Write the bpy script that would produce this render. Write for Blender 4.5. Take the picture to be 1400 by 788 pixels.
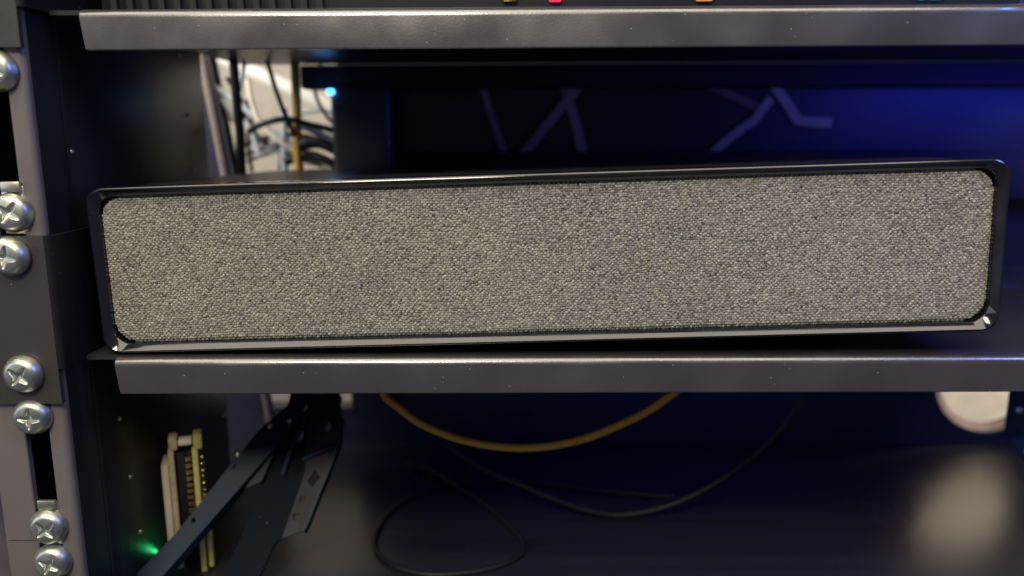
import bpy, bmesh, math, random
import numpy as np
from mathutils import Vector, Matrix
from mathutils.geometry import tessellate_polygon

for o in list(bpy.data.objects):
    bpy.data.objects.remove(o, do_unlink=True)
scene = bpy.context.scene
COL = scene.collection
MM = 0.001                      # everything below is written in millimetres
rnd = random.Random(7)

# ------------------------------------------------------------------ camera
cam_data = bpy.data.cameras.new('camera')
cam = bpy.data.objects.new('camera', cam_data)
COL.objects.link(cam)
yaw, pitch, roll = -0.00648, -0.18906, -0.00494
fw = Vector((math.sin(yaw)*math.cos(pitch), math.cos(yaw)*math.cos(pitch), math.sin(pitch)))
rt = Vector((math.cos(yaw), -math.sin(yaw), 0))
up = rt.cross(fw)
r2 = rt*math.cos(roll) + up*math.sin(roll)
u2 = -rt*math.sin(roll) + up*math.cos(roll)
mw = Matrix((r2, u2, -fw)).transposed().to_4x4()
mw.translation = Vector((118.51, -198.35, 67.78))*MM
cam.matrix_world = mw
cam_data.lens = 28.055
cam_data.sensor_width = 36
cam_data.clip_start = 0.005
cam_data.clip_end = 50
cam_data.dof.use_dof = True
cam_data.dof.focus_distance = 0.212
cam_data.dof.aperture_fstop = 7.5
scene.camera = cam

# ------------------------------------------------------------------ world, lamps, exposure
world = bpy.data.worlds.new('World')
scene.world = world
world.use_nodes = True
bg = world.node_tree.nodes['Background']
bg.inputs['Color'].default_value = (0.52, 0.49, 0.85, 1)
bg.inputs['Strength'].default_value = 0.13

def area_lamp(name, loc, target, size, power, color):
    d = bpy.data.lights.new(name, 'AREA')
    d.shape = 'RECTANGLE'; d.size, d.size_y = size
    d.energy = power; d.color = color
    o = bpy.data.objects.new(name, d); COL.objects.link(o)
    o.location = Vector(loc)*MM
    o.rotation_euler = (Vector(target) - Vector(loc)).to_track_quat('-Z', 'Y').to_euler()
    return o
area_lamp('ceiling_lamp', (60, -420, 860), (120, 0, 30), (1.3, 0.50), 9.0, (1.0, 0.90, 0.72))
area_lamp('added_front_light', (-60, -640, 560), (120, 0, 30), (0.22, 0.14), 5.5, (1.0, 0.91, 0.74))  # added front light: brightens the front faces and the lip fold
area_lamp('room_lamp', (600, 260, 120), (520, 420, -100), (0.3, 0.15), 2.4, (1.0, 0.88, 0.70))
area_lamp('added_cable_light', (-130, 60, 200), (10, 150, 75), (0.08, 0.08), 0.75, (1.0, 0.95, 0.88))  # added to brighten the cables and brace in the gap from the left
area_lamp('added_blue_fill', (480, -150, 260), (250, 0, 90), (0.12, 0.1), 0.7, (0.20, 0.30, 1.0))  # added blue fill from the right, stands for no real source
area_lamp('added_blue_under_upper_shelf', (350, 64, 92), (300, 160, 80), (0.12, 0.02), 0.085, (0.03, 0.045, 1.0))  # added without an emitter, turns the upper back panel navy
area_lamp('added_blue_below_shelf', (200, 96, 5), (200, 160, -60), (0.22, 0.03), 0.05, (0.05, 0.07, 1.0))  # added without an emitter, turns the lower compartment navy

def point_lamp(name, loc, power, color, rad=2.0):
    d = bpy.data.lights.new(name, 'POINT')
    d.energy = power; d.color = color; d.shadow_soft_size = rad*MM
    o = bpy.data.objects.new(name, d); COL.objects.link(o)
    o.location = Vector(loc)*MM
    return o

area_lamp('added_left_fill', (-800, -520, 260), (240, 0, 40), (0.7, 0.7), 2.2, (0.80, 0.88, 1.0))  # added soft fill from the left, to lighten the right bezel facet
vs = scene.view_settings
vs.view_transform = 'Standard'; vs.look = 'None'; vs.exposure = 0; vs.gamma = 1
vs.use_curve_mapping = False

# ------------------------------------------------------------------ materials
def mat(name, base, rough=0.5, metal=0.0, spec=0.5, bump=None, coat=0.0, emit=None, tint=None, dust=0.0, coat_rough=0.04, smudge=None):
    """bump = (scale, strength, distance_mm, stretch)  tint = (colour2, noise_scale, stretch)"""
    m = bpy.data.materials.new(name); m.use_nodes = True
    nt = m.node_tree; b = nt.nodes['Principled BSDF']
    b.inputs['Base Color'].default_value = (*base, 1)
    b.inputs['Roughness'].default_value = rough
    b.inputs['Metallic'].default_value = metal
    b.inputs['Specular IOR Level'].default_value = spec
    b.inputs['Coat Weight'].default_value = coat
    b.inputs['Coat Roughness'].default_value = coat_rough
    b.inputs['Coat IOR'].default_value = 1.75
    if emit:
        b.inputs['Emission Color'].default_value = (*emit[0], 1)
        b.inputs['Emission Strength'].default_value = emit[1]
    tc = nt.nodes.new('ShaderNodeTexCoord')
    def noise(scale, stretch, detail=3):
        mp = nt.nodes.new('ShaderNodeMapping')
        mp.inputs['Scale'].default_value = stretch
        nt.links.new(tc.outputs['Object'], mp.inputs['Vector'])
        n = nt.nodes.new('ShaderNodeTexNoise')
        n.inputs['Scale'].default_value = scale; n.inputs['Detail'].default_value = detail
        nt.links.new(mp.outputs['Vector'], n.inputs['Vector'])
        return n
    col_socket = None
    if tint:
        n = noise(tint[1], tint[2], 5)
        r = nt.nodes.new('ShaderNodeValToRGB')
        r.color_ramp.elements[0].position = 0.35; r.color_ramp.elements[0].color = (*base, 1)
        r.color_ramp.elements[1].position = 0.68; r.color_ramp.elements[1].color = (*tint[0], 1)
        nt.links.new(n.outputs['Fac'], r.inputs['Fac'])
        col_socket = r.outputs['Color']
    if dust:
        v = nt.nodes.new('ShaderNodeTexVoronoi'); v.inputs['Scale'].default_value = 420
        v.inputs['Randomness'].default_value = 1
        nt.links.new(tc.outputs['Object'], v.inputs['Vector'])
        lt = nt.nodes.new('ShaderNodeMath'); lt.operation = 'LESS_THAN'; lt.inputs[1].default_value = 0.055
        nt.links.new(v.outputs['Distance'], lt.inputs[0])
        n = noise(55, (1, 1, 1), 2)
        gt = nt.nodes.new('ShaderNodeMath'); gt.operation = 'GREATER_THAN'; gt.inputs[1].default_value = 0.51
        nt.links.new(n.outputs['Fac'], gt.inputs[0])
        mul = nt.nodes.new('ShaderNodeMath'); mul.operation = 'MULTIPLY'
        nt.links.new(lt.outputs[0], mul.inputs[0]); nt.links.new(gt.outputs[0], mul.inputs[1])
        m2 = nt.nodes.new('ShaderNodeMath'); m2.operation = 'MULTIPLY'; m2.inputs[1].default_value = dust
        nt.links.new(mul.outputs[0], m2.inputs[0])
        mx = nt.nodes.new('ShaderNodeMix'); mx.data_type = 'RGBA'
        nt.links.new(m2.outputs[0], mx.inputs['Factor'])
        mx.inputs['A'].default_value = (*base, 1); mx.inputs['B'].default_value = (0.55, 0.52, 0.47, 1)
        if col_socket: nt.links.new(col_socket, mx.inputs['A'])
        col_socket = mx.outputs['Result']
    if col_socket: nt.links.new(col_socket, b.inputs['Base Color'])
    if smudge:      # uneven gloss: finger marks and rubbed spots
        n = noise(smudge[0], (1, .6, 1), 4)
        mr = nt.nodes.new('ShaderNodeMapRange')
        mr.inputs['From Min'].default_value = 0.35; mr.inputs['From Max'].default_value = 0.68
        mr.inputs['To Min'].default_value = rough - smudge[1]; mr.inputs['To Max'].default_value = rough + smudge[1]
        nt.links.new(n.outputs['Fac'], mr.inputs['Value']); nt.links.new(mr.outputs['Result'], b.inputs['Roughness'])
        if coat:
            m3 = nt.nodes.new('ShaderNodeMapRange')
            m3.inputs['From Min'].default_value = 0.35; m3.inputs['From Max'].default_value = 0.68
            m3.inputs['To Min'].default_value = coat_rough*.7; m3.inputs['To Max'].default_value = coat_rough*1.7
            nt.links.new(n.outputs['Fac'], m3.inputs['Value']); nt.links.new(m3.outputs['Result'], b.inputs['Coat Roughness'])
    if bump:
        n = noise(bump[0], bump[3])
        bp = nt.nodes.new('ShaderNodeBump')
        bp.inputs['Strength'].default_value = bump[1]; bp.inputs['Distance'].default_value = bump[2]*MM
        nt.links.new(n.outputs['Fac'], bp.inputs['Height'])
        nt.links.new(bp.outputs['Normal'], b.inputs['Normal'])
        if coat: nt.links.new(bp.outputs['Normal'], b.inputs['Coat Normal'])
    return m

ISO = (1, 1, 1)
M = {}
M['powder'] = mat('black_powder_coat', (0.031, 0.028, 0.0265), 0.34, spec=1.0, coat=1.0, coat_rough=0.16, smudge=(45, 0.08), bump=(1700, 0.32, 0.07, ISO), dust=0.6,
                  tint=((0.039, 0.035, 0.033), 60, ISO))
M['plate'] = mat('shaded_powder_coat', (0.026, 0.024, 0.025), 0.36, bump=(1500, 0.4, 0.10, ISO), dust=0.5)  # lip paint again, shade under the speaker put into its colour
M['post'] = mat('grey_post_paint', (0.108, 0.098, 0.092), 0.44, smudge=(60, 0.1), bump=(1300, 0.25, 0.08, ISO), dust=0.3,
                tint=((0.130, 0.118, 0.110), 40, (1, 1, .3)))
M['ear'] = mat('ear_powder_coat', (0.031, 0.028, 0.025), 0.46, bump=(1400, 0.4, 0.1, ISO), dust=0.5)
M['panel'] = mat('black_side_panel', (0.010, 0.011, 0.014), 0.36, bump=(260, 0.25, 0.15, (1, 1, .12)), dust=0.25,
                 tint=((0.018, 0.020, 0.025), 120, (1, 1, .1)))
M['flange'] = mat('shaded_flange_coat', (0.006, 0.006, 0.007), 0.55, spec=0.25, bump=(1400, 0.3, 0.1, ISO), dust=0.4)  # same bent sheet as the ear, shade of its turned side painted in
M['gloss'] = mat('gloss_black_plastic', (0.009, 0.0085, 0.011), 0.12, spec=0.75, smudge=(70, 0.05), bump=(240, 0.05, 0.1, ISO), dust=0.12)
M['body'] = mat('satin_black_plastic', (0.016, 0.015, 0.016), 0.38, spec=0.8, dust=0.5)
M['rubber'] = mat('black_rubber', (0.007, 0.007, 0.008), 0.8)
M['under'] = mat('grille_backing', (0.045, 0.042, 0.038), 0.95)
M['zinc'] = mat('zinc_plate', (0.64, 0.63, 0.50), 0.40, metal=1.0, bump=(900, 0.22, 0.10, ISO),
                tint=((0.40, 0.47, 0.43), 330, ISO), dust=0.25)
M['zinc2'] = mat('dull_zinc', (0.62, 0.58, 0.48), 0.38, metal=1.0)
M['backwood'] = mat('dark_laminate', (0.009, 0.009, 0.022), 0.42, bump=(220, 0.2, 0.1, (.1, 1, 1)),
                    tint=((0.012, 0.012, 0.028), 120, (.08, 1, 1)))
M['floor'] = mat('dark_glossy_laminate', (0.012, 0.0115, 0.018), 0.30, smudge=(30, 0.03), bump=(260, 0.45, 0.08, (.06, 1, 1)),
                 tint=((0.019, 0.018, 0.025), 160, (.04, 1, 1)))
M['matte'] = mat('matte_black_paint', (0.008, 0.008, 0.018), 0.75)
M['plate2'] = mat('shaded_bracket_steel', (0.005, 0.007, 0.012), 0.6, spec=0.05, bump=(500, 0.2, 0.1, ISO), dust=0.5)  # bracket steel with the shade of the arm put into its colour
M['bracket2'] = mat('lit_bracket_steel', (0.018, 0.020, 0.024), 0.45, spec=0.15, bump=(500, 0.3, 0.1, ISO), dust=0.5,
                    tint=((0.036, 0.034, 0.033), 90, ISO))  # same bracket steel, light on the holed strip put into its colour
M['rawwood'] = mat('raw_chipboard', (0.25, 0.16, 0.10), 0.8, tint=((0.34, 0.24, 0.16), 300, ISO))
M['wall'] = mat('beige_wall', (0.42, 0.385, 0.315), 0.9, bump=(160, 0.6, 1.5, ISO), tint=((0.50, 0.46, 0.38), 90, ISO))
M['white'] = mat('white_plastic', (0.78, 0.76, 0.72), 0.4)
M['bracket'] = mat('blue_black_steel', (0.020, 0.031, 0.048), 0.5, spec=0.12, bump=(500, 0.2, 0.1, ISO), dust=0.3)
M['yellow'] = mat('yellow_cable', (0.52, 0.30, 0.045), 0.5, bump=(300, 0.15, 0.1, ISO))
M['blackcable'] = mat('black_cable', (0.008, 0.008, 0.009), 0.5, spec=0.3)
M['greycable'] = mat('grey_cable', (0.42, 0.46, 0.50), 0.45)
M['creamcable'] = mat('cream_cable', (0.72, 0.68, 0.55), 0.5)
M['strip'] = mat('dull_grey_strap', (0.42, 0.38, 0.34), 0.7, bump=(600, 0.3, 0.1, ISO))
M['stripbrown'] = mat('dull_brown_strap', (0.22, 0.13, 0.12), 0.7)
M['brace'] = mat('brown_grey_paint', (0.20, 0.165, 0.14), 0.5, bump=(400, 0.2, 0.1, ISO))
M['pcbedge'] = mat('board_edge_tan', (0.42, 0.33, 0.17), 0.6, tint=((0.55, 0.45, 0.25), 500, ISO))
M['pcbgreen'] = mat('board_edge_green', (0.36, 0.36, 0.10), 0.55, tint=((0.5, 0.47, 0.16), 500, ISO))
M['creamplastic'] = mat('cream_connector', (0.66, 0.60, 0.44), 0.5)
M['gold'] = mat('gold_pin', (0.85, 0.56, 0.22), 0.25, metal=1.0)
M['darkplastic'] = mat('dark_plastic', (0.010, 0.010, 0.012), 0.45)
M['adapter'] = mat('grey_black_plastic', (0.05, 0.05, 0.058), 0.35)
M['led_blue'] = mat('led_blue', (0.1, 0.3, 0.9), 0.3, emit=((0.05, 0.35, 1.0), 7))
M['led_green'] = mat('led_green', (0.1, 0.8, 0.3), 0.3, emit=((0.03, 1.0, 0.28), 6))
M['led_red'] = mat('led_red', (0.9, 0.05, 0.1), 0.3, emit=((1.0, 0.02, 0.08), 1.3))
M['led_amber'] = mat('led_amber', (0.5, 0.28, 0.1), 0.3, emit=((1.0, 0.5, 0.12), 0.5))
M['led_cyan'] = mat('led_cyan', (0.1, 0.7, 0.8), 0.3, emit=((0.05, 0.45, 1.0), 1.2))

def fabric_material():
    m = bpy.data.materials.new('grey_melange_fabric'); m.use_nodes = True
    nt = m.node_tree; b = nt.nodes['Principled BSDF']
    b.inputs['Roughness'].default_value = 0.85
    b.inputs['Specular IOR Level'].default_value = 0.25
    b.inputs['Sheen Weight'].default_value = 0.15
    at = nt.nodes.new('ShaderNodeAttribute'); at.attribute_name = 'yarn'
    tc = nt.nodes.new('ShaderNodeTexCoord')
    n = nt.nodes.new('ShaderNodeTexNoise'); n.inputs['Scale'].default_value = 2600; n.inputs['Detail'].default_value = 3
    nt.links.new(tc.outputs['Object'], n.inputs['Vector'])
    r = nt.nodes.new('ShaderNodeValToRGB')
    r.color_ramp.elements[0].position = 0.32; r.color_ramp.elements[0].color = (0.55, 0.54, 0.53, 1)
    r.color_ramp.elements[1].position = 0.70; r.color_ramp.elements[1].color = (1.25, 1.23, 1.18, 1)
    nt.links.new(n.outputs['Fac'], r.inputs['Fac'])
    mx = nt.nodes.new('ShaderNodeMix'); mx.data_type = 'RGBA'; mx.blend_type = 'MULTIPLY'
    mx.inputs['Factor'].default_value = 1
    nt.links.new(at.outputs['Color'], mx.inputs['A']); nt.links.new(r.outputs['Color'], mx.inputs['B'])
    nt.links.new(mx.outputs['Result'], b.inputs['Base Color'])
    bp = nt.nodes.new('ShaderNodeBump'); bp.inputs['Strength'].default_value = 0.5; bp.inputs['Distance'].default_value = 0.08*MM
    nt.links.new(n.outputs['Fac'], bp.inputs['Height']); nt.links.new(bp.outputs['Normal'], b.inputs['Normal'])
    return m
M['fabric'] = fabric_material()

# ------------------------------------------------------------------ helpers (millimetres in, metres out)
def make(name, verts, faces, material, parent=None, smooth=False):
    me = bpy.data.meshes.new(name)
    me.from_pydata([tuple(c*MM for c in v) for v in verts], [], faces)
    bm = bmesh.new(); bm.from_mesh(me)
    bmesh.ops.recalc_face_normals(bm, faces=bm.faces)
    bm.to_mesh(me); bm.free()
    return link(name, me, material, parent, smooth)

def link(name, me, material, parent=None, smooth=False):
    if material and not me.materials: me.materials.append(material)
    o = bpy.data.objects.new(name, me); COL.objects.link(o)
    if parent: o.parent = parent
    if smooth:
        for p in me.polygons: p.use_smooth = True
        if smooth is not True: me.set_sharp_from_angle(angle=math.radians(smooth))
    return o

def thing(name, label, cat, loc=(0, 0, 0), group=None):
    o = bpy.data.objects.new(name, None); COL.objects.link(o)
    o.empty_display_size = 0.005
    o.location = Vector(loc)*MM
    return tag(o, label, cat, group)

def tag(o, label, cat, group=None):
    o['label'] = label; o['category'] = cat
    if group: o['group'] = group
    return o

def struct(o):
    o['kind'] = 'structure'; return o

def boxm(name, lo, hi, material, parent=None, bevel=0.0, seg=2):
    bm = bmesh.new()
    bmesh.ops.create_cube(bm, size=1)
    for v in bm.verts:
        v.co = Vector([(lo[i] + (v.co[i]+.5)*(hi[i]-lo[i]))*MM for i in range(3)])
    if bevel:
        bmesh.ops.bevel(bm, geom=list(bm.edges), offset=bevel*MM, segments=seg, affect='EDGES', profile=0.5)
    me = bpy.data.meshes.new(name); bm.to_mesh(me); bm.free()
    return link(name, me, material, parent, 40 if bevel else False)

def extrude_profile(name, prof, axis, a, b, material, parent=None, smooth=35):
    """closed 2-D profile swept along an axis: axis 'x' profile=(y,z); axis 'z' profile=(x,y)"""
    n = len(prof); vs_ = []
    for t in (a, b):
        for p in prof:
            vs_.append((t, p[0], p[1]) if axis == 'x' else (p[0], p[1], t))
    f = [(i, (i+1) % n, n+(i+1) % n, n+i) for i in range(n)]
    tris = tessellate_polygon([[Vector((p[0], p[1], 0)) for p in prof]])
    for t in tris:
        f.append(tuple(t)); f.append(tuple(n+k for k in reversed(t)))
    return make(name, vs_, f, material, parent, smooth)

def plate(name, loops, place, thick, material, parent=None, smooth=30):
    """flat plate with holes: loops[0] outline, the rest holes, each a list of (u, v); place(u, v, t) -> xyz"""
    flat = [p for l in loops for p in l]; n = len(flat)
    vs_ = [place(p[0], p[1], 0) for p in flat] + [place(p[0], p[1], thick) for p in flat]
    tris = tessellate_polygon([[Vector((p[0], p[1], 0)) for p in l] for l in loops])
    f = [tuple(t) for t in tris] + [tuple(n+k for k in reversed(t)) for t in tris]
    s = 0
    for l in loops:
        m_ = len(l)
        for i in range(m_):
            j = (i+1) % m_
            f.append((s+i, s+j, n+s+j, n+s+i))
        s += m_
    return make(name, vs_, f, material, parent, smooth)

def spline(pts, sub=8):
    P = [Vector(p) for p in pts]; out = []
    for i in range(len(P)-1):
        a = P[max(i-1, 0)]; b = P[i]; c = P[i+1]; d = P[min(i+2, len(P)-1)]
        for k in range(sub):
            t = k/sub
            out.append(0.5*((2*b) + (c-a)*t + (2*a-5*b+4*c-d)*t*t + (3*b-3*c+d-a)*t**3))
    out.append(P[-1]); return out

def tube(name, pts, rad, material, parent=None, seg=10, sub=8, flat=1.0):
    path = spline(pts, sub) if sub > 1 else [Vector(p) for p in pts]
    vs_, f = [], []
    prev = None
    for i, p in enumerate(path):
        t = (path[min(i+1, len(path)-1)] - path[max(i-1, 0)]).normalized()
        if prev is None:
            ref = Vector((0, 0, 1)) if abs(t.z) < .9 else Vector((1, 0, 0))
            nrm = (ref - t*ref.dot(t)).normalized()
        else:
            nrm = (prev - t*prev.dot(t)).normalized()
        prev = nrm; bn = t.cross(nrm)
        for k in range(seg):
            a = 2*math.pi*k/seg
            vs_.append(p + nrm*math.cos(a)*rad + bn*math.sin(a)*rad*flat)
    for i in range(len(path)-1):
        for k in range(seg):
            a, b = i*seg+k, i*seg+(k+1) % seg
            f.append((a, b, b+seg, a+seg))
    f.append(tuple(range(seg))); f.append(tuple(reversed(range(len(vs_)-seg, len(vs_)))))
    return make(name, vs_, f, material, parent, 50)

def rrect(w, h, r, n=8):
    out = []
    for cx, cy, a0 in ((w-r, h-r, 0), (r, h-r, 90), (r, r, 180), (w-r, r, 270)):
        for k in range(n+1):
            a = math.radians(a0 + 90*k/n)
            out.append((cx + r*math.cos(a), cy + r*math.sin(a)))
    return out

def circle(cx, cy, r, n=32, ry=None):
    return [(cx + r*math.cos(2*math.pi*k/n), cy + (ry or r)*math.sin(2*math.pi*k/n)) for k in range(n)]

def copy_tree(o, parent=None):
    c = o.copy(); COL.objects.link(c); c.parent = parent
    for ch in list(o.children): copy_tree(ch, c)
    return c

# ------------------------------------------------------------------ the setting
struct(boxm('floor', (-140, -60, -90), (430, 172, -76), M['floor'], bevel=0.6))
# back panel: dark laminate board with a tall rectangular cut-out and a chamfered round cable hole
HX, HZ, HR = 342.8, -47.1, 22.6
loops = [[(-140, -76), (430, -76), (430, 150), (-140, 150)],
         [(-3, -58.5), (-3, 40), (-6.5, 40), (-15.4, 104), (40.5, 104), (40.5, -58.5)],
         circle(HX-3.5, HZ+2.0, HR+3.2, 40)]
bp_ = plate('back_panel', loops, lambda u, v, t: (u, 160+t, v), 2.0, M['backwood']); struct(bp_)
loops2 = [loops[0], loops[1], circle(HX, HZ, HR, 40)]
plate('panel_core', loops2, lambda u, v, t: (u, 168+t, v), 2.0, M['backwood'], bp_)
ring_v = [(x, 162.0, z) for x, z in circle(HX-3.5, HZ+2.0, HR+3.2, 40)] + [(x, 168.0, z) for x, z in circle(HX, HZ, HR, 40)]
make('hole_edge', ring_v, [(i, (i+1) % 40, 40+(i+1) % 40, 40+i) for i in range(40)], M['rawwood'], bp_, True)
# edges of the tall cut-out
for a, b in (((-5, 160.1, -58.5), (-3.0, 169.9, 40)), ((40.5, 160.1, -58.5), (42.5, 169.9, 104)), ((-3, 160.1, -60.5), (40.5, 169.9, -58.5))):
    boxm('cutout_edge', a, b, M['backwood'], bp_)
struct(boxm('wall', (-600, 420, -400), (800, 432, 600), M['wall']))

# ------------------------------------------------------------------ rack post (slotted C channel)
def corner_arc(cx, cy, r, a0, a1, n=6):
    return [(cx + r*math.cos(math.radians(a0 + (a1-a0)*k/n)), cy + r*math.sin(math.radians(a0 + (a1-a0)*k/n))) for k in range(n+1)]
post = thing('rack_post', 'grey slotted steel rack post with zinc screws along its face', 'rack post', (-10, 0, -76))
pin = [(-4.8, 2), (-4.8, 0.25), (-4.55, 0)] + corner_arc(-1.6, 1.6, 1.6, -90, 0) + [(0, 2.4), (-1.6, 2.4), (-1.6, 2)]
ple = [(-20.6, 14)] + corner_arc(-19.0, 1.6, 1.6, 180, 270) + [(-11.35, 0), (-11.1, 0.25), (-11.1, 2), (-19.0, 2), (-19.0, 14)]
off = lambda pr: [(x+10, y) for x, y in pr]
extrude_profile('inner_flange', off(pin), 'z', 0, 236, M['post'], post)
extrude_profile('outer_flange', off(ple), 'z', 0, 36.6, M['post'], post)
extrude_profile('outer_flange', off(ple), 'z', 36.95, 236, M['post'], post)
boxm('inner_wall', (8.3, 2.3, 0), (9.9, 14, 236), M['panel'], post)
boxm('slot_end', (-1.1, 0.1, 0), (5.2, 2, 8), M['post'], post)
boxm('slot_end', (-1.1, 0.1, 226), (5.2, 2, 236), M['post'], post)
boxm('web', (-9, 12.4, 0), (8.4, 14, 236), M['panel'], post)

# ------------------------------------------------------------------ side panel
side = thing('rack_side_panel', 'black steel side panel of the rack behind the slotted post', 'panel', (-2, 78, -76))
boxm('sheet', (-0.8, -63.5, 0), (1.0, 36, 236), M['panel'], side, bevel=0.3)
boxm('edge_fold', (1.0, -63.3, 0), (1.7, -62.0, 236), M['panel'], side)
rv = []
for (y, z) in ((94.5, 96.4), (98, 75.5), (18.4, 64), (99.4, 55.7), (28.8, -15.2), (110.2, -43.4), (31.7, -35), (34.6, -54.8)):
    vs_, f = [], []
    n = 12
    for k, (r, h) in enumerate(((0.75, 0), (0.7, 0.25), (0.45, 0.5), (0.01, 0.58))):
        for q in range(n):
            a = 2*math.pi*q/n
            vs_.append((1.0+h, r*math.cos(a), r*math.sin(a)))
    for k in range(3):
        for q in range(n):
            a, b = k*n+q, k*n+(q+1) % n
            f.append((a, b, b+n, a+n))
    if not rv:
        rv.append(make('rivet', vs_, f, M['zinc2'], side, True)); o = rv[0]
    else:
        o = rv[0].copy(); COL.objects.link(o)
    o.location = Vector((0, y-78, z+76))*MM

brace = tube('diagonal_brace', [(-8.2, 125, 113), (-5.1, 125, 100.7), (1.2, 125, 54), (16, 125, -76)], 2.1, M['brace'], sub=4, seg=8, flat=0.7)
tag(brace, 'leaning brown grey brace bar inside the rack by the side panel', 'brace bar')

# ------------------------------------------------------------------ shelves
SH_R = 345.0
def build_shelf(z0, label):
    s = thing('rack_shelf', label, 'shelf', (11.3, 5.9, z0), 'black folded steel rack shelves')
    ox, oy = 11.3, 5.9
    # plate
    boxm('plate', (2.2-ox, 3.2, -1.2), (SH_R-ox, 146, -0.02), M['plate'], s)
    # lip with a rounded fold, profile in (y, z)
    R = 2.3
    prof = [(4.6, 0)] + [(R + R*math.cos(math.radians(a)), -R + R*math.sin(math.radians(a))) for a in (90, 105, 120, 135, 150, 165, 180)] \
        + [(0, -9.7), (0.25, -10), (1.0, -10), (1.2, -9.8), (1.2, -2.3), (1.5, -1.6), (2.3, -1.25), (4.6, -1.22)]
    n = len(prof); X0, X1 = 0.0, SH_R - 8 - ox
    vs_ = []
    for side_, x in ((0, X0), (1, X1)):
        for (y, z) in prof:      # the lower corner of the lip is cut back in a small radius
            dx = 0.9*max(0, (-z-5.5)/4.5)**2
            vs_.append((x + (dx if side_ == 0 else -dx), y, z))
    # extra loop so the radius stays local
    f = [(i, (i+1) % n, n+(i+1) % n, n+i) for i in range(n)]
    for t in tessellate_polygon([[Vector((p[0], p[1], 0)) for p in prof]]):
        f.append(tuple(t)); f.append(tuple(n+k for k in reversed(t)))
    make('front_lip', vs_, f, M['powder'], s, 35)
    # side flanges and ears
    for sgn, xe in ((1, 0.6), (-1, SH_R+1.0)):
        xi = lambda d: (xe + sgn*d) - ox
        a, b = sorted((xi(0), xi(1.5)))
        d1 = 140 if sgn > 0 else 30
        arc = [(xi(1.5*math.sin(math.radians(q))), -6.1 - 1.5*math.cos(math.radians(q))) for q in range(0, 91, 15)]
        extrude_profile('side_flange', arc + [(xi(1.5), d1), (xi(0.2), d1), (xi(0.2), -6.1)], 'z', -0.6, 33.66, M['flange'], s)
        a, b = sorted((xi(-19.6), xi(-0.02)))
        # ear with two rounded outer corners
        w, h, r = b-a, 43.6, 2.2
        e = rrect(w, h, r, 5)
        if sgn > 0: e = [(0, h)] [:0] + [(w, h)] + [q for q in e if q[0] < w/2] + [(w, 0)]
        else: e = [q for q in e if q[0] > w/2 and q[1] > h/2] + [(0, h), (0, 0)] + [q for q in e if q[0] > w/2 and q[1] < h/2]
        plate('ear', [[(a+u, -9.9+v) for u, v in e]], lambda u, v, t: (u, -7.6+t, v), 1.6, M['ear'], s)
    return s
build_shelf(10.0, 'black steel shelf with folded front lip carrying the fabric speaker')
build_shelf(98.9, 'upper black steel shelf with folded front lip, above the speaker')

# ------------------------------------------------------------------ screws
def screw_head():
    nr, ns = 34, 96
    R, H = 5.0, 2.9
    vs_, f = [], []
    for i in range(nr+1):
        r = R*i/nr
        for k in range(ns):
            a = 2*math.pi*k/ns
            x, z = r*math.cos(a), r*math.sin(a)
            q = r/R
            h = H*(1 - 0.30*q**2 - 0.70*max(0, (q-0.62)/0.38)**2.6)
            arm = max(0.0, 1.05*(1 - r/3.5))
            d = min(abs(x), abs(z)) - arm
            cut = max(0, min(1, 0.5 - d*3.0)) * max(0, min(1, (3.0-r)*2.5))
            h -= (0.35 + 0.9*max(0, 1-r/2.6))*cut
            vs_.append((x, -h, z))
    for i in range(nr):
        for k in range(ns):
            a, b = i*ns+k, i*ns+(k+1) % ns
            f.append((a, b, b+ns, a+ns))
    base = len(vs_)
    for k in range(ns):
        a = 2*math.pi*k/ns
        vs_.append((R*.97*math.cos(a), 0.6, R*.97*math.sin(a)))
    for k in range(ns):
        f.append((nr*ns+k, nr*ns+(k+1) % ns, base+(k+1) % ns, base+k))
    return vs_, f
sv, sf = screw_head()
head_me = None; nut_me = None
def screw(x, y, z, rot, tilt, label, nut):
    global head_me, nut_me
    t = thing('rack_screw', label, 'screw', (x, y, z), 'zinc pan head rack screws')
    if head_me is None:
        h = make('head', sv, sf, M['zinc'], t, 50); head_me = h.data
    else:
        h = link('head', head_me, None, t)
    h.rotation_euler = (math.radians(tilt[0]), math.radians(rot), math.radians(tilt[1]))
    if nut:
        c = boxm('cage_nut', (-2.9, 0.4, -5.6), (2.9, 2.2, 6.6), M['zinc2'], t, bevel=0.5)
        boxm('nut_tab', (-2.2, -0.7, 5.0), (2.6, 0.5, 7.6), M['zinc2'], t, bevel=0.35)
    return t
screw(-6.2, -0.7, 83.6, 20, (2, 0), 'zinc cross head screw on the post just under the upper shelf ear', False)
screw(-6.6, -0.7, 49.6, 35, (-3, 4), 'zinc cross head screw on the post just above the lower shelf ear', True)
screw(-7.6, -2.4, 38.8, 12, (0, -2), 'zinc cross head screw in the top hole of the lower shelf ear', False)
screw(-7.9, -2.4, 8.4, 40, (2, 2), 'zinc cross head screw in the bottom hole of the lower shelf ear', False)
screw(-7.9, -0.7, -3.6, 5, (2, 3), 'zinc cross head screw on the post just below the lower shelf ear', False)
screw(-7.3, -0.7, -34.6, 50, (0, 5), 'zinc cross head screw with cage nut tab, upper of the low pair', True)
screw(-7.3, -0.7, -44.8, 28, (-2, 0), 'zinc cross head screw, lower of the low pair on the post', False)
screw(-10.5, -2.4, 97.2, 20, (0, 0), 'zinc cross head screw in the ear of the upper shelf', False)

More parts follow.
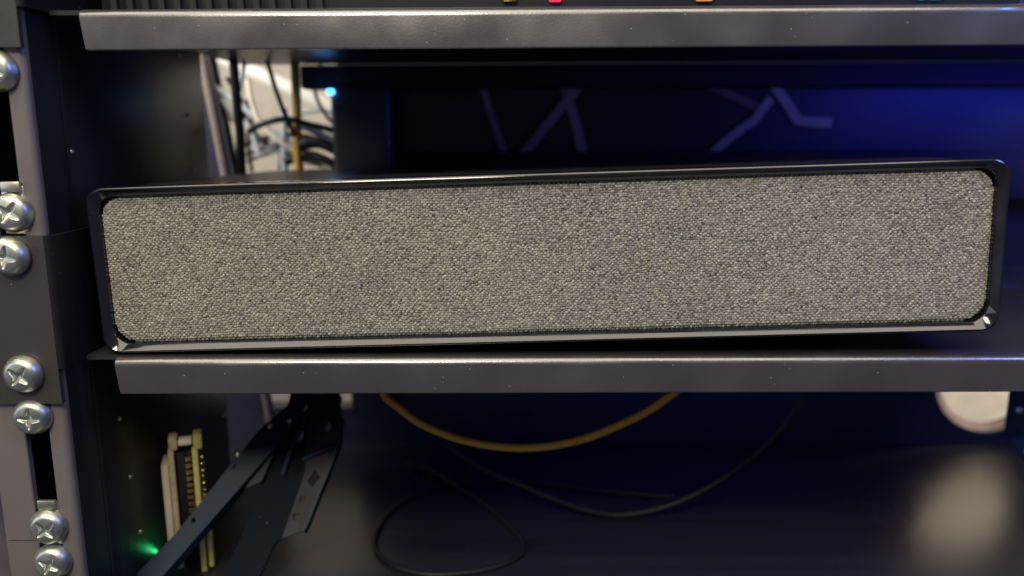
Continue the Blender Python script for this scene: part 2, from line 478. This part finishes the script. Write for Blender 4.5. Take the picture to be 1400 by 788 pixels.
# ------------------------------------------------------------------ speaker
W, H, DEP = 236.6, 44.5, 138.0
spk = thing('soundbar_speaker', 'small soundbar speaker with grey woven fabric front and glossy black bezel', 'speaker')
u = Vector((math.cos(-0.023)*math.cos(0.029), math.sin(-0.023)*math.cos(0.029), math.sin(0.029)))
w = Vector((-math.sin(0.029), 0, math.cos(0.029))); w = (w - u*w.dot(u)).normalized()
nb = w.cross(u).normalized()          # towards the back
if nb.y < 0: nb = -nb
w2 = (w*math.cos(0.009) + nb*math.sin(0.009)).normalized(); nb2 = u.cross(w2); nb2 = nb2 if nb2.y > 0 else -nb2
mt = Matrix((u, nb2, w2)).transposed().to_4x4(); mt.translation = Vector((7.17, 9.0, 10.35))*MM
spk.matrix_world = mt

def loft(name, sections, material, parent, close_back=False, close_front=False, n=8, smooth=30):
    vs_, f = [], []
    for ins, y, r in sections:
        for (a, b) in rrect(W-2*ins, H-2*ins, r, n): vs_.append((a+ins, y, b+ins))
    m_ = 4*(n+1)
    for k in range(len(sections)-1):
        for q in range(m_):
            a, b = k*m_+q, k*m_+(q+1) % m_
            f.append((a, b, b+m_, a+m_))
    if close_front: f.append(tuple(range(m_)))
    if close_back: f.append(tuple(range(len(vs_)-m_, len(vs_))))
    return make(name, vs_, f, material, parent, smooth)
loft('bezel', [(0.35, 9.0, 4.2), (0.05, 8.6, 4.5), (0.0, 8.0, 4.5), (0.0, 0.75, 4.5), (0.12, 0.32, 4.4), (0.38, 0.08, 4.2), (0.7, 0.0, 4.0),
               (2.2, 1.3, 4.6), (2.35, 1.55, 4.6), (2.4, 5.2, 4.6)], M['gloss'], spk)
body = loft('body', [(0.4, 8.9, 4.2), (0.4, DEP-2.5, 4.2), (1.6, DEP-0.7, 4.0), (3.2, DEP, 4.0)], M['body'], spk, True, True)
for fx, fh in ((226.0, 6.2),):
    for fy in (40, 96):
        boxm('foot', (fx-5, fy-5, -fh), (fx+5, fy+5, 1.2), M['rubber'], spk, bevel=0.8)
# grille core board, then the woven yarn over it
GI = 2.5; GW, GH, GR = W-2*GI, H-2*GI, 6.0
core = rrect(GW-1.0, GH-1.0, GR-.5, 8)
plate('grille_board', [core], lambda a, b, t: (GI+.5+a, 2.95+t, GI+.5+b), 2.4, M['under'], spk)

def weave():
    rng = np.random.default_rng(5)
    p = 0.61
    nx, nz = round(GW/p), round(GH/p)
    I, J = np.meshgrid(np.arange(nx), np.arange(nz), indexing='ij')
    I = I.ravel(); J = J.ravel()
    cx = (I+.5)*GW/nx; cz = (J+.5)*GH/nz
    def edge(cx, cz):
        dx = np.maximum(np.abs(cx-GW/2) - (GW/2-GR), 0); dz = np.maximum(np.abs(cz-GH/2) - (GH/2-GR), 0)
        return np.where((dx > 0) & (dz > 0), GR-np.hypot(dx, dz), np.minimum(GW/2-np.abs(cx-GW/2), GH/2-np.abs(cz-GH/2)))
    # the cloth is not laid perfectly square: slow drift of the yarns, none at the tucked-in edge
    wgt = np.clip(edge(cx, cz)/4, 0, 1)
    cx, cz = (cx + wgt*(0.35*np.sin(cz*0.11+cx*0.02) + 0.25*np.sin(cz*0.31+1.3) + rng.normal(0, .085, cx.size)),
              cz + wgt*(0.30*np.sin(cx*0.045) + 0.18*np.sin(cx*0.16+2.0) + rng.normal(0, .085, cx.size)))
    dist = edge(cx, cz)
    keep = dist > 0.2
    I, J, cx, cz, dist = I[keep], J[keep], cx[keep], cz[keep], dist[keep]
    N = I.size
    horiz = ((I+J) % 2 == 0)
    a = np.where(horiz, .48, .46)*rng.uniform(.86, 1.18, N)
    b = np.where(horiz, .48, .42)*rng.uniform(.86, 1.18, N)
    h = np.where(horiz, .36, .20)*rng.uniform(.7, 1.25, N)
    ang = rng.normal(0, .45, N)
    back = 0.85*np.clip(1-dist/1.2, 0, 1)**2
    g = np.linspace(-1, 1, 5); gu, gv = np.meshgrid(g, g, indexing='ij'); gu = gu.ravel(); gv = gv.ravel()
    # square to disc
    su = gu*np.sqrt(1-gv*gv/2); sv_ = gv*np.sqrt(1-gu*gu/2)
    dome = np.sqrt(np.clip(1-su*su-sv_*sv_, 0, 1))
    lu = a[:, None]*su; lv = b[:, None]*sv_
    ca, sa = np.cos(ang)[:, None], np.sin(ang)[:, None]
    X = GI + cx[:, None] + lu*ca - lv*sa
    Z = GI + cz[:, None] + lu*sa + lv*ca
    Y = 2.55 + back[:, None] - h[:, None]*dome + 0.12*(1-dome)
    V = np.stack([X, Y, Z], -1).reshape(-1, 3)*MM
    q = np.array([[i*5+j, (i+1)*5+j, (i+1)*5+j+1, i*5+j+1] for i in range(4) for j in range(4)])
    F = (np.arange(N)[:, None, None]*25 + q[None]).reshape(-1, 4)
    me = bpy.data.meshes.new('grille_fabric')
    me.vertices.add(len(V)); me.vertices.foreach_set('co', V.ravel().astype(np.float32))
    me.loops.add(F.size); me.loops.foreach_set('vertex_index', F.ravel().astype(np.int32))
    me.polygons.add(len(F)); me.polygons.foreach_set('loop_start', np.arange(0, F.size, 4, dtype=np.int32))
    me.update(calc_edges=True)
    me.polygons.foreach_set('use_smooth', np.ones(len(F), dtype=bool))
    # yarn colours: each thread is spun from light and dark fibre in runs along its length
    row = rng.uniform(-.5, .5, nz+2); colr = rng.uniform(-.5, .5, nx+2)
    run = np.where(horiz, np.sin(cx*0.9 + J*2.4) + np.sin(cx*2.3+J*5.1), np.sin(cz*1.3+I*1.7) + np.sin(cz*2.9+I*3.3))*.08
    t = 0.52 + run + np.where(horiz, row[J], colr[I])*.06 + rng.normal(0, .16, N) + np.where(horiz, .12, -.06)
    t = t + .02*np.sin(cx*.07+cz*.05) + .02*np.sin(cx*.19-cz*.23+1) + .02*np.sin(cx*.43+cz*.37)   # uneven dye
    t = np.clip(t, 0, 1)[:, None]
    dark = np.array([.055, .053, .046]); light = np.array([.370, .360, .306])
    c = dark*(1-t) + light*t
    cc = np.concatenate([np.repeat(c, 25, axis=0), np.ones((N*25, 1))], 1).astype(np.float32)
    at = me.color_attributes.new('yarn', 'FLOAT_COLOR', 'POINT')
    at.data.foreach_set('color', cc.ravel())
    return me
fab = link('grille_fabric', weave(), M['fabric'], spk)
fab['kind'] = 'stuff'

# ------------------------------------------------------------------ device standing on the upper shelf (only its foot shows)
sw = thing('network_switch', 'dark network device with small status lights on the upper shelf', 'network device', (130, 22, 98.9))
boxm('case', (-122, 2, 0.15), (122, 90, 26), M['darkplastic'], sw, bevel=0.6)
rib = None
for k in range(14):
    if rib is None: rib = boxm('vent_rib', (-0.8, 0.6, 1.0), (0.8, 2.1, 24), M['rubber'], sw); o = rib
    else: o = rib.copy(); COL.objects.link(o)
    o.location = Vector((-118 + k*4.2, 0, 0))*MM
for x, m_, wd, nm in ((-1.1, 'led_red', 1.6, 'status_light'), (38.3, 'led_amber', 2.2, 'status_light'), (-13.1, 'gold', 1.8, 'plug_contact'), (95.8, 'led_cyan', 1.0, 'status_light'), (99.5, 'led_cyan', 1.6, 'status_light')):
    boxm(nm, (x-wd, 0.4, 3.5), (x+wd, 2.2, 6.0), M[m_], sw, bevel=0.4)
ld = point_lamp('status_lamp', (242, 2, 103), 0.0008, (0.15, 0.3, 1.0), 1.5)

# ------------------------------------------------------------------ back rails, straps on the back panel
r_ = tag(boxm('back_rail', (28, 146, 87.4), (420, 159.9, 97.0), M['matte'], bevel=0.8), 'dark horizontal rail across the back panel under the upper shelf', 'rail')
r_ = tag(boxm('back_rail', (66, 147, 40.0), (420, 159.9, 60.6), M['matte'], bevel=0.8), 'dark horizontal rail across the back panel behind the speaker', 'rail')
def strap(pts, wd, m_, label):
    V = [Vector(p) for p in pts]
    vs_, f = [], []
    for i, p in enumerate(V):
        t = (V[min(i+1, len(V)-1)] - V[max(i-1, 0)]).normalized()
        n_ = Vector((-t.z, 0, t.x))*wd/2
        for q, d in ((n_, 0), (-n_, 0), (-n_, .7), (n_, .7)):
            vs_.append((p.x+q.x, p.y+d, p.z+q.z))
    for i in range(len(V)-1):
        for k in range(4):
            f.append((i*4+k, i*4+(k+1) % 4, i*4+4+(k+1) % 4, i*4+4+k))
    f.append((0, 1, 2, 3)); f.append(tuple(len(vs_)-4+k for k in (3, 2, 1, 0)))
    return tag(make('strap', vs_, f, M[m_]), label, 'strap', 'faint straps on the dark back panel')
strap([(103, 158.6, 91), (104.5, 158.6, 86), (109, 158.4, 72), (114, 158.6, 58)], 2.6, 'strip', 'single thin faint grey strap slanting down on the dark back panel')
strap([(147.5, 157.6, 91), (144, 157.6, 86.6), (121, 157.6, 59), (118, 157.6, 55)], 3.8, 'strip', 'long faint grey strap crossing over another to form an X')
strap([(138.5, 158.6, 91), (140.3, 158.6, 86), (144.5, 158.6, 73), (148.5, 158.6, 57)], 4.0, 'strip', 'short steep grey strap crossed by the long slanting one')
strap([(199, 158.6, 90), (206, 158.6, 87), (226, 158.6, 78.3)], 3.6, 'stripbrown', 'dull brown strap slanting down on the dark back panel')
strap([(229, 157.6, 83), (222, 157.4, 73.5), (217.5, 157.6, 70.5), (208, 157.6, 63), (203, 157.6, 58)], 3.6, 'strip', 'bent grey strap lying over the end of the brown one')
strap([(228, 158.6, 90.5), (231.5, 158.6, 86.9), (237, 158.6, 80), (241.5, 158.6, 73.6), (246, 157.6, 73), (256, 157.6, 72.4)], 4.2, 'strip', 'curved grey strap kinked sideways at its lower end')

# ------------------------------------------------------------------ cables and things in the bright gap
def cable(pts, rad, m_, label, name='cable', **kw):
    return tag(tube(name, pts, rad, M[m_], **kw), label, 'cable', kw.get('group'))
trunk = boxm('cable_trunking', (-1, -3, -48), (1, 3, 48), M['white'], bevel=0.5)
trunk.scale = (3.6, 1, 1)
trunk.location = Vector((-20, 300, 97))*MM; trunk.rotation_euler = (0, math.radians(114.5), 0)
tag(trunk, 'white plastic trunking running diagonally in front of the beige wall', 'trunking')
cable([(25.2, 150, 112), (24.9, 150, 82), (24.4, 150, 54), (28, 152, 10), (40, 150, -20)], 2.0, 'yellow', 'yellow cable hanging straight down in the bright gap')
cable([(6.0, 130, 112), (6.1, 130, 87), (6.3, 131, 70), (6.4, 130, 50), (9, 130, -10)], 1.9, 'blackcable', 'thick black cable hanging beside the leaning brace')
cable([(14, 140, 108), (16.1, 140, 99.3), (19.5, 140, 86), (23.3, 140, 74.3), (25.5, 143, 68)], 1.0, 'blackcable', 'thin black cable slanting down across the white trunking')
cable([(8.6, 140, 106), (7.4, 140, 99), (3.9, 140, 84.7), (2.6, 140, 72)], 0.8, 'greycable', 'thin grey cable close beside the thick black one')
cable([(4, 150, 70), (10.1, 146, 72.6), (21, 145, 75), (33, 145, 72.2), (48.6, 145, 69), (66, 146, 68)], 1.35, 'blackcable', 'black cable arching sideways in front of the yellow one')
cable([(-20, 165, 94), (-13.8, 165, 88.6), (-3.9, 165, 81.2), (8.5, 165, 70.6), (24.3, 165, 59.6), (34, 165, 52)], 1.25, 'greycable', 'long blue grey cable running diagonally behind the yellow one')
cable([(-19, 167, 91), (-14, 167, 85.4), (-7.5, 167, 76.5), (-1.8, 167, 72), (2, 167, 60)], 1.2, 'greycable', 'short blue grey cable curving down behind the thick black one')
cable([(-10, 170, 58.4), (-5.4, 170, 59.9), (11.6, 170, 64.8), (16, 171, 66.4)], 1.3, 'greycable', 'pale grey cable lying almost flat just above the speaker')
cable([(-10, 171, 56.0), (-4, 171, 57.2), (10, 171, 61.8), (14, 171, 63.2)], 0.9, 'greycable', 'thinner pale grey cable just below the flat one')
cable([(20, 151, 75.4), (26.4, 150, 72.3), (34.9, 150, 68.3), (44.1, 150, 62.9), (52, 150, 58)], 1.5, 'greycable', 'pale grey cable slanting right from the yellow one')
cable([(16.4, 160, 80), (16.2, 160, 76), (15.4, 160, 57), (15, 160, 48)], 1.7, 'greycable', 'short upright grey cable left of the yellow one')
cable([(16, 175, 76.5), (19.4, 175, 78.2), (31.2, 175, 79.3), (36, 175, 75), (30, 175, 66)], 1.0, 'greycable', 'thin grey cable arching near the blue lit adapter')
cable([(-19, 175, 84), (-15.7, 175, 80), (-9.5, 175, 72.8), (-6, 175, 68.8), (4.4, 175, 63.4), (12, 175, 60)], 1.1, 'creamcable', 'cream cable curving low across the bright gap')
cable([(-2.2, 168, 84), (-0.8, 168, 74), (-3, 168, 66), (-2, 168, 52)], 0.9, 'blackcable', 'thin black cable looping behind the pale cables')
cable([(6, 168, 72), (10, 168, 68), (11.5, 168, 60), (10, 168, 50)], 0.7, 'blackcable', 'fine black lead hanging between the grey cables')
cable([(34, 162, 100), (30, 161, 90), (33, 160, 80), (40, 158, 72), (52, 156, 66)], 0.8, 'blackcable', 'fine black lead curling beside the blue lit adapter')
cable([(-12, 172, 94), (-6, 172, 84), (-4, 172, 74), (3, 172, 66), (18, 172, 58), (30, 172, 54)], 1.0, 'blackcable', 'black cable curving low behind the pale ones')
cable([(2, 158, 92), (4, 157, 80), (9, 156, 71), (20, 155, 62), (33, 154, 55)], 1.1, 'creamcable', 'cream cable bowing down in front of the grey tangle')
cable([(-8, 168, 63), (4, 167, 67), (18, 166, 68.5), (30, 165, 66), (40, 164, 60)], 1.2, 'blackcable', 'black cable humped over the flat grey one')
cable([(26, 148, 64), (34, 147, 65), (42, 146, 62), (52, 145, 59), (66, 146, 58)], 2.4, 'blackcable', 'thick black lead bending into the dark below the adapter')
cable([(18, 152, 57), (28, 150, 60), (38, 148, 57), (48, 148, 50)], 2.0, 'blackcable', 'thick black lead low behind the top of the speaker')
ad = thing('power_adapter', 'dark adapter block with a glowing blue light beside the gap', 'adapter', (52, 140, 66))
boxm('case', (-10.5, -1, -24), (14, 12, 22.5), M['adapter'], ad, bevel=2.6, seg=4)
bl = tag_ = boxm('status_light', (-11.6, -2.2, 18.6), (-8.4, 0.6, 20.8), M['led_blue'], ad, bevel=0.7)
point_lamp('adapter_lamp', (38.6, 136.0, 86.0), 0.0006, (0.08, 0.3, 1.0), 1.0)

# ------------------------------------------------------------------ lower compartment
cable([(68, 62, 0), (73.0, 58.9, -16.6), (78.5, 58.0, -22.1), (86.9, 58.0, -28.5), (101.7, 58.0, -34.3), (120.3, 58.0, -36.7), (139.0, 58.0, -34.1), (156.1, 58.0, -27.1), (167.0, 58.0, -20.4), (179.9, 59.7, -9.4), (188, 62, 6)],
      1.3, 'yellow', 'yellow cable drooping in an arc below the speaker shelf')
cable([(66, 84, -10), (74.5, 84, -27.7), (89, 84, -43.5), (105.3, 84, -55.2), (127.4, 84, -65.6), (144.1, 84, -72.3), (158, 84, -74.4), (174.6, 84, -71), (192.2, 84, -62.2), (209.4, 84, -48.2), (222, 84, -31), (232, 84, -5)],
      1.15, 'blackcable', 'black cable sagging low below the yellow arc')
cable([(181, 100.7, -75), (157.7, 105, -75), (134.3, 112, -75), (113, 117, -75), (97.7, 115, -75), (82.9, 109, -75), (70.5, 92, -75), (66.7, 68, -75), (73.5, 51.5, -75), (87.4, 43.6, -75), (104.3, 45.2, -75), (116.4, 52, -75), (120.8, 62, -75), (116.3, 75, -75), (107.7, 90, -74.4), (92, 108, -72.6), (84, 121, -74), (70, 134, -75)],
      0.85, 'blackcable', 'black cable coiled in a loop on the glossy floor')
# perforated folding bracket, a leaning plane: depth grows with height
def lean(u_, v_, t):
    return (u_, 30 + 0.706*(v_+76) - t*0.82, v_ + t*0.57)
br = thing('folding_bracket', 'leaning blue black steel bracket with punched holes below the shelf', 'bracket', (0, 0, 0))
plate('bar', [[(-7.4, -75.8), (1.0, -75.8), (31.3, -42.6), (38.6, -34.4), (47.2, -24.0), (56.9, -20.1), (50.2, -16.9), (30.9, -32.7), (8.8, -60.0)],
              circle(25.0, -42.6, 0.8, 12), circle(14.0, -56.5, 0.8, 12)],
      lambda a, b, t: lean(a, b, t+3.8), 1.4, M['bracket'], br)
plate('bar_fold', [[(1.0, -75.8), (2.0, -75.9), (32.1, -43.0), (39.4, -34.8), (38.6, -34.4), (31.3, -42.6)]], lambda a, b, t: lean(a, b, t-0.5), 5.7, M['bracket'], br)
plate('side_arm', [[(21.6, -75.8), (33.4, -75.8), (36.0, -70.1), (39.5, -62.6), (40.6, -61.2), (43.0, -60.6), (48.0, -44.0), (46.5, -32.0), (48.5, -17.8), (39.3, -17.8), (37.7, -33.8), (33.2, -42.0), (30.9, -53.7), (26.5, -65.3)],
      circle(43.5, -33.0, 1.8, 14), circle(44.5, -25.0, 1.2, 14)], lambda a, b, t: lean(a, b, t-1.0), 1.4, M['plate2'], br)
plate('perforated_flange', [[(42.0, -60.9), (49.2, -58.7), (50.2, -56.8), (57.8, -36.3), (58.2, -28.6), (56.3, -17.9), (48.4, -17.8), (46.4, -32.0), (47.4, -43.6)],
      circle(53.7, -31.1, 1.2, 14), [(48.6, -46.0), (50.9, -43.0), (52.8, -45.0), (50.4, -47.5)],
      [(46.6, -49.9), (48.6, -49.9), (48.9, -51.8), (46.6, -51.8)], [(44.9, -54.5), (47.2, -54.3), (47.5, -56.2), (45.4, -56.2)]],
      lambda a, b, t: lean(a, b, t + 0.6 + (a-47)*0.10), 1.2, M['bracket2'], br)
plate('plate_fold', [[(57.8, -36.3), (58.2, -28.6), (58.9, -28.6), (58.6, -36.5), (50.8, -57.2), (49.6, -59.5), (49.2, -58.7), (50.2, -56.8)]], lean, 4.0, M['bracket'], br)
plate('cross_tie', [[(28.5, -48.0), (33.6, -46.0), (36.5, -38.5), (32.5, -40.6)]], lambda a, b, t: lean(a, b, t+1.6), 1.2, M['bracket'], br)
tube('rolled_edge', [lean(46.4, -40.0, 1.6), lean(50, -38.6, 2.2), lean(54, -37.4, 2.4), lean(57.7, -35.8, 1.8)], 1.1, M['bracket'], br, sub=4)
tube('rolled_edge', [lean(40.0, -44.0, 1.4), lean(42.0, -37.0, 2.0), lean(44.5, -31.0, 2.2), lean(47.0, -24.0, 1.8)], 0.9, M['bracket'], br, sub=4)
for i, (x, z, rr) in enumerate(((25.1, -38.9, 1.2), (41.2, -29.6, 0.9), (52.0, -25.0, 1.8), (56.2, -23.0, 1.5), (34.6, -31.0, 1.1))):
    vs_, f = [], []; n = 14
    for k, (q_, h) in enumerate(((1, 0), (.95, .35), (.6, .7), (.02, .8))):
        for q in range(n):
            a = 2*math.pi*q/n
            vs_.append(lean(x+rr*q_*math.cos(a), z+rr*q_*math.sin(a), (5.25 if x < 42 else 1.45)+h))
    for k in range(3):
        for q in range(n):
            a, b = k*n+q, k*n+(q+1) % n
            f.append((a, b, b+n, a+n))
    make('rivet', vs_, f, M['zinc'], br, True)

# bracket at the right
rb = thing('perforated_bracket', 'black perforated angle bracket beside the round cable hole', 'bracket', (316, 100, -76))
plate('upright', [[(-5.5, 26.5), (-2.8, 26.0), (14, 26.0), (14, 84), (-4.8, 84)], circle(-1.3, 37.2, 1.5, 14), circle(-1.0, 28.9, 0.9, 12), circle(5, 40, 1.5, 14), circle(-1.3, 50, 1.5, 14)],
      lambda a, b, t: (a, t, b), 1.6, M['bracket'], rb)
plate('foot', [[(-5.5, 26.4), (14, 26.4), (24, 0.4), (13.5, 0.4)], circle(1.5, 22, 1.3, 12), circle(8.5, 12, 1.3, 12)], lambda a, b, t: (a, -0.2-(26.4-b)*0.55+t, b), 1.6, M['bracket'], rb)
for x, z in ((-1.3, 37.2), (1.8, 21.4)):
    vs_, f = [], []; n = 14
    for k, (q_, h) in enumerate(((1, 0), (.95, .35), (.6, .7), (.02, .8))):
        for q in range(n):
            a = 2*math.pi*q/n
            yy = -h if z > 26 else -0.2-(26.4-z)*0.55-h
            vs_.append((x+1.5*q_*math.cos(a), yy, z+1.5*q_*math.sin(a)))
    for k in range(3):
        for q in range(n):
            a, b = k*n+q, k*n+(q+1) % n
            f.append((a, b, b+n, a+n))
    make('rivet', vs_, f, M['zinc'], rb, True)

# small circuit board stack seen edge on
sb = thing('circuit_board', 'pair of upright circuit boards seen edge on with gold pins', 'circuit board', (9, 45, -76))
sb.rotation_euler = (0, 0, math.radians(20))
boxm('board', (-3.6, 0, 3), (-1.9, 13, 44.2), M['pcbedge'], sb, bevel=0.15)
boxm('board', (3.6, 0, 0.2), (5.3, 13, 43.6), M['pcbgreen'], sb, bevel=0.15)
boxm('side_connector', (-5.9, -0.4, 11.8), (-3.75, 10, 39.6), M['creamplastic'], sb, bevel=0.3)
boxm('board_tip', (-3.2, 0, 44.2), (-0.6, 6, 48.4), M['pcbedge'], sb, bevel=0.4).rotation_euler = (0, 0, 0)
boxm('board_tip', (4.2, 0, 43.6), (6.9, 6, 48.6), M['pcbgreen'], sb, bevel=0.4)
boxm('spacer', (-0.5, 1, 45.2), (3.7, 5, 47), M['creamplastic'], sb, bevel=0.2)
boxm('pin_header', (-1.8, 2, 10), (1.2, 12, 42.4), M['darkplastic'], sb, bevel=0.2)
pinm = None
for k in range(10):
    for xx, nm in ((2.0, 0), (6.4, 1)):
        if pinm is None: pinm = boxm('pin', (-0.95, -0.2, -0.75), (0.95, 1.6, 0.75), M['gold'], sb, bevel=0.4); o = pinm
        else: o = pinm.copy(); COL.objects.link(o)
        o.location = Vector((xx, 1.6, 40.0 - k*2.25))*MM
        if nm: o.scale = (0.45, 1, 0.6)
boxm('header_back', (-1.0, 3.3, 16), (3.5, 8, 42), M['rubber'], sb)
boxm('status_light', (-7.6, 1.0, 7.4), (-5.6, 3.2, 9.4), M['led_green'], sb, bevel=0.5)
boxm('light_pipe', (-6.0, 1.4, 7.8), (-3.4, 3.0, 9.0), M['darkplastic'], sb)
boxm('ribbon', (6.0, 1, 1), (7.6, 8, 12), M['led_green'] if False else M['pcbgreen'], sb, bevel=0.3)
point_lamp('board_lamp', (-0.2, 44.5, -67.4), 0.00025, (0.05, 1.0, 0.3), 0.8)
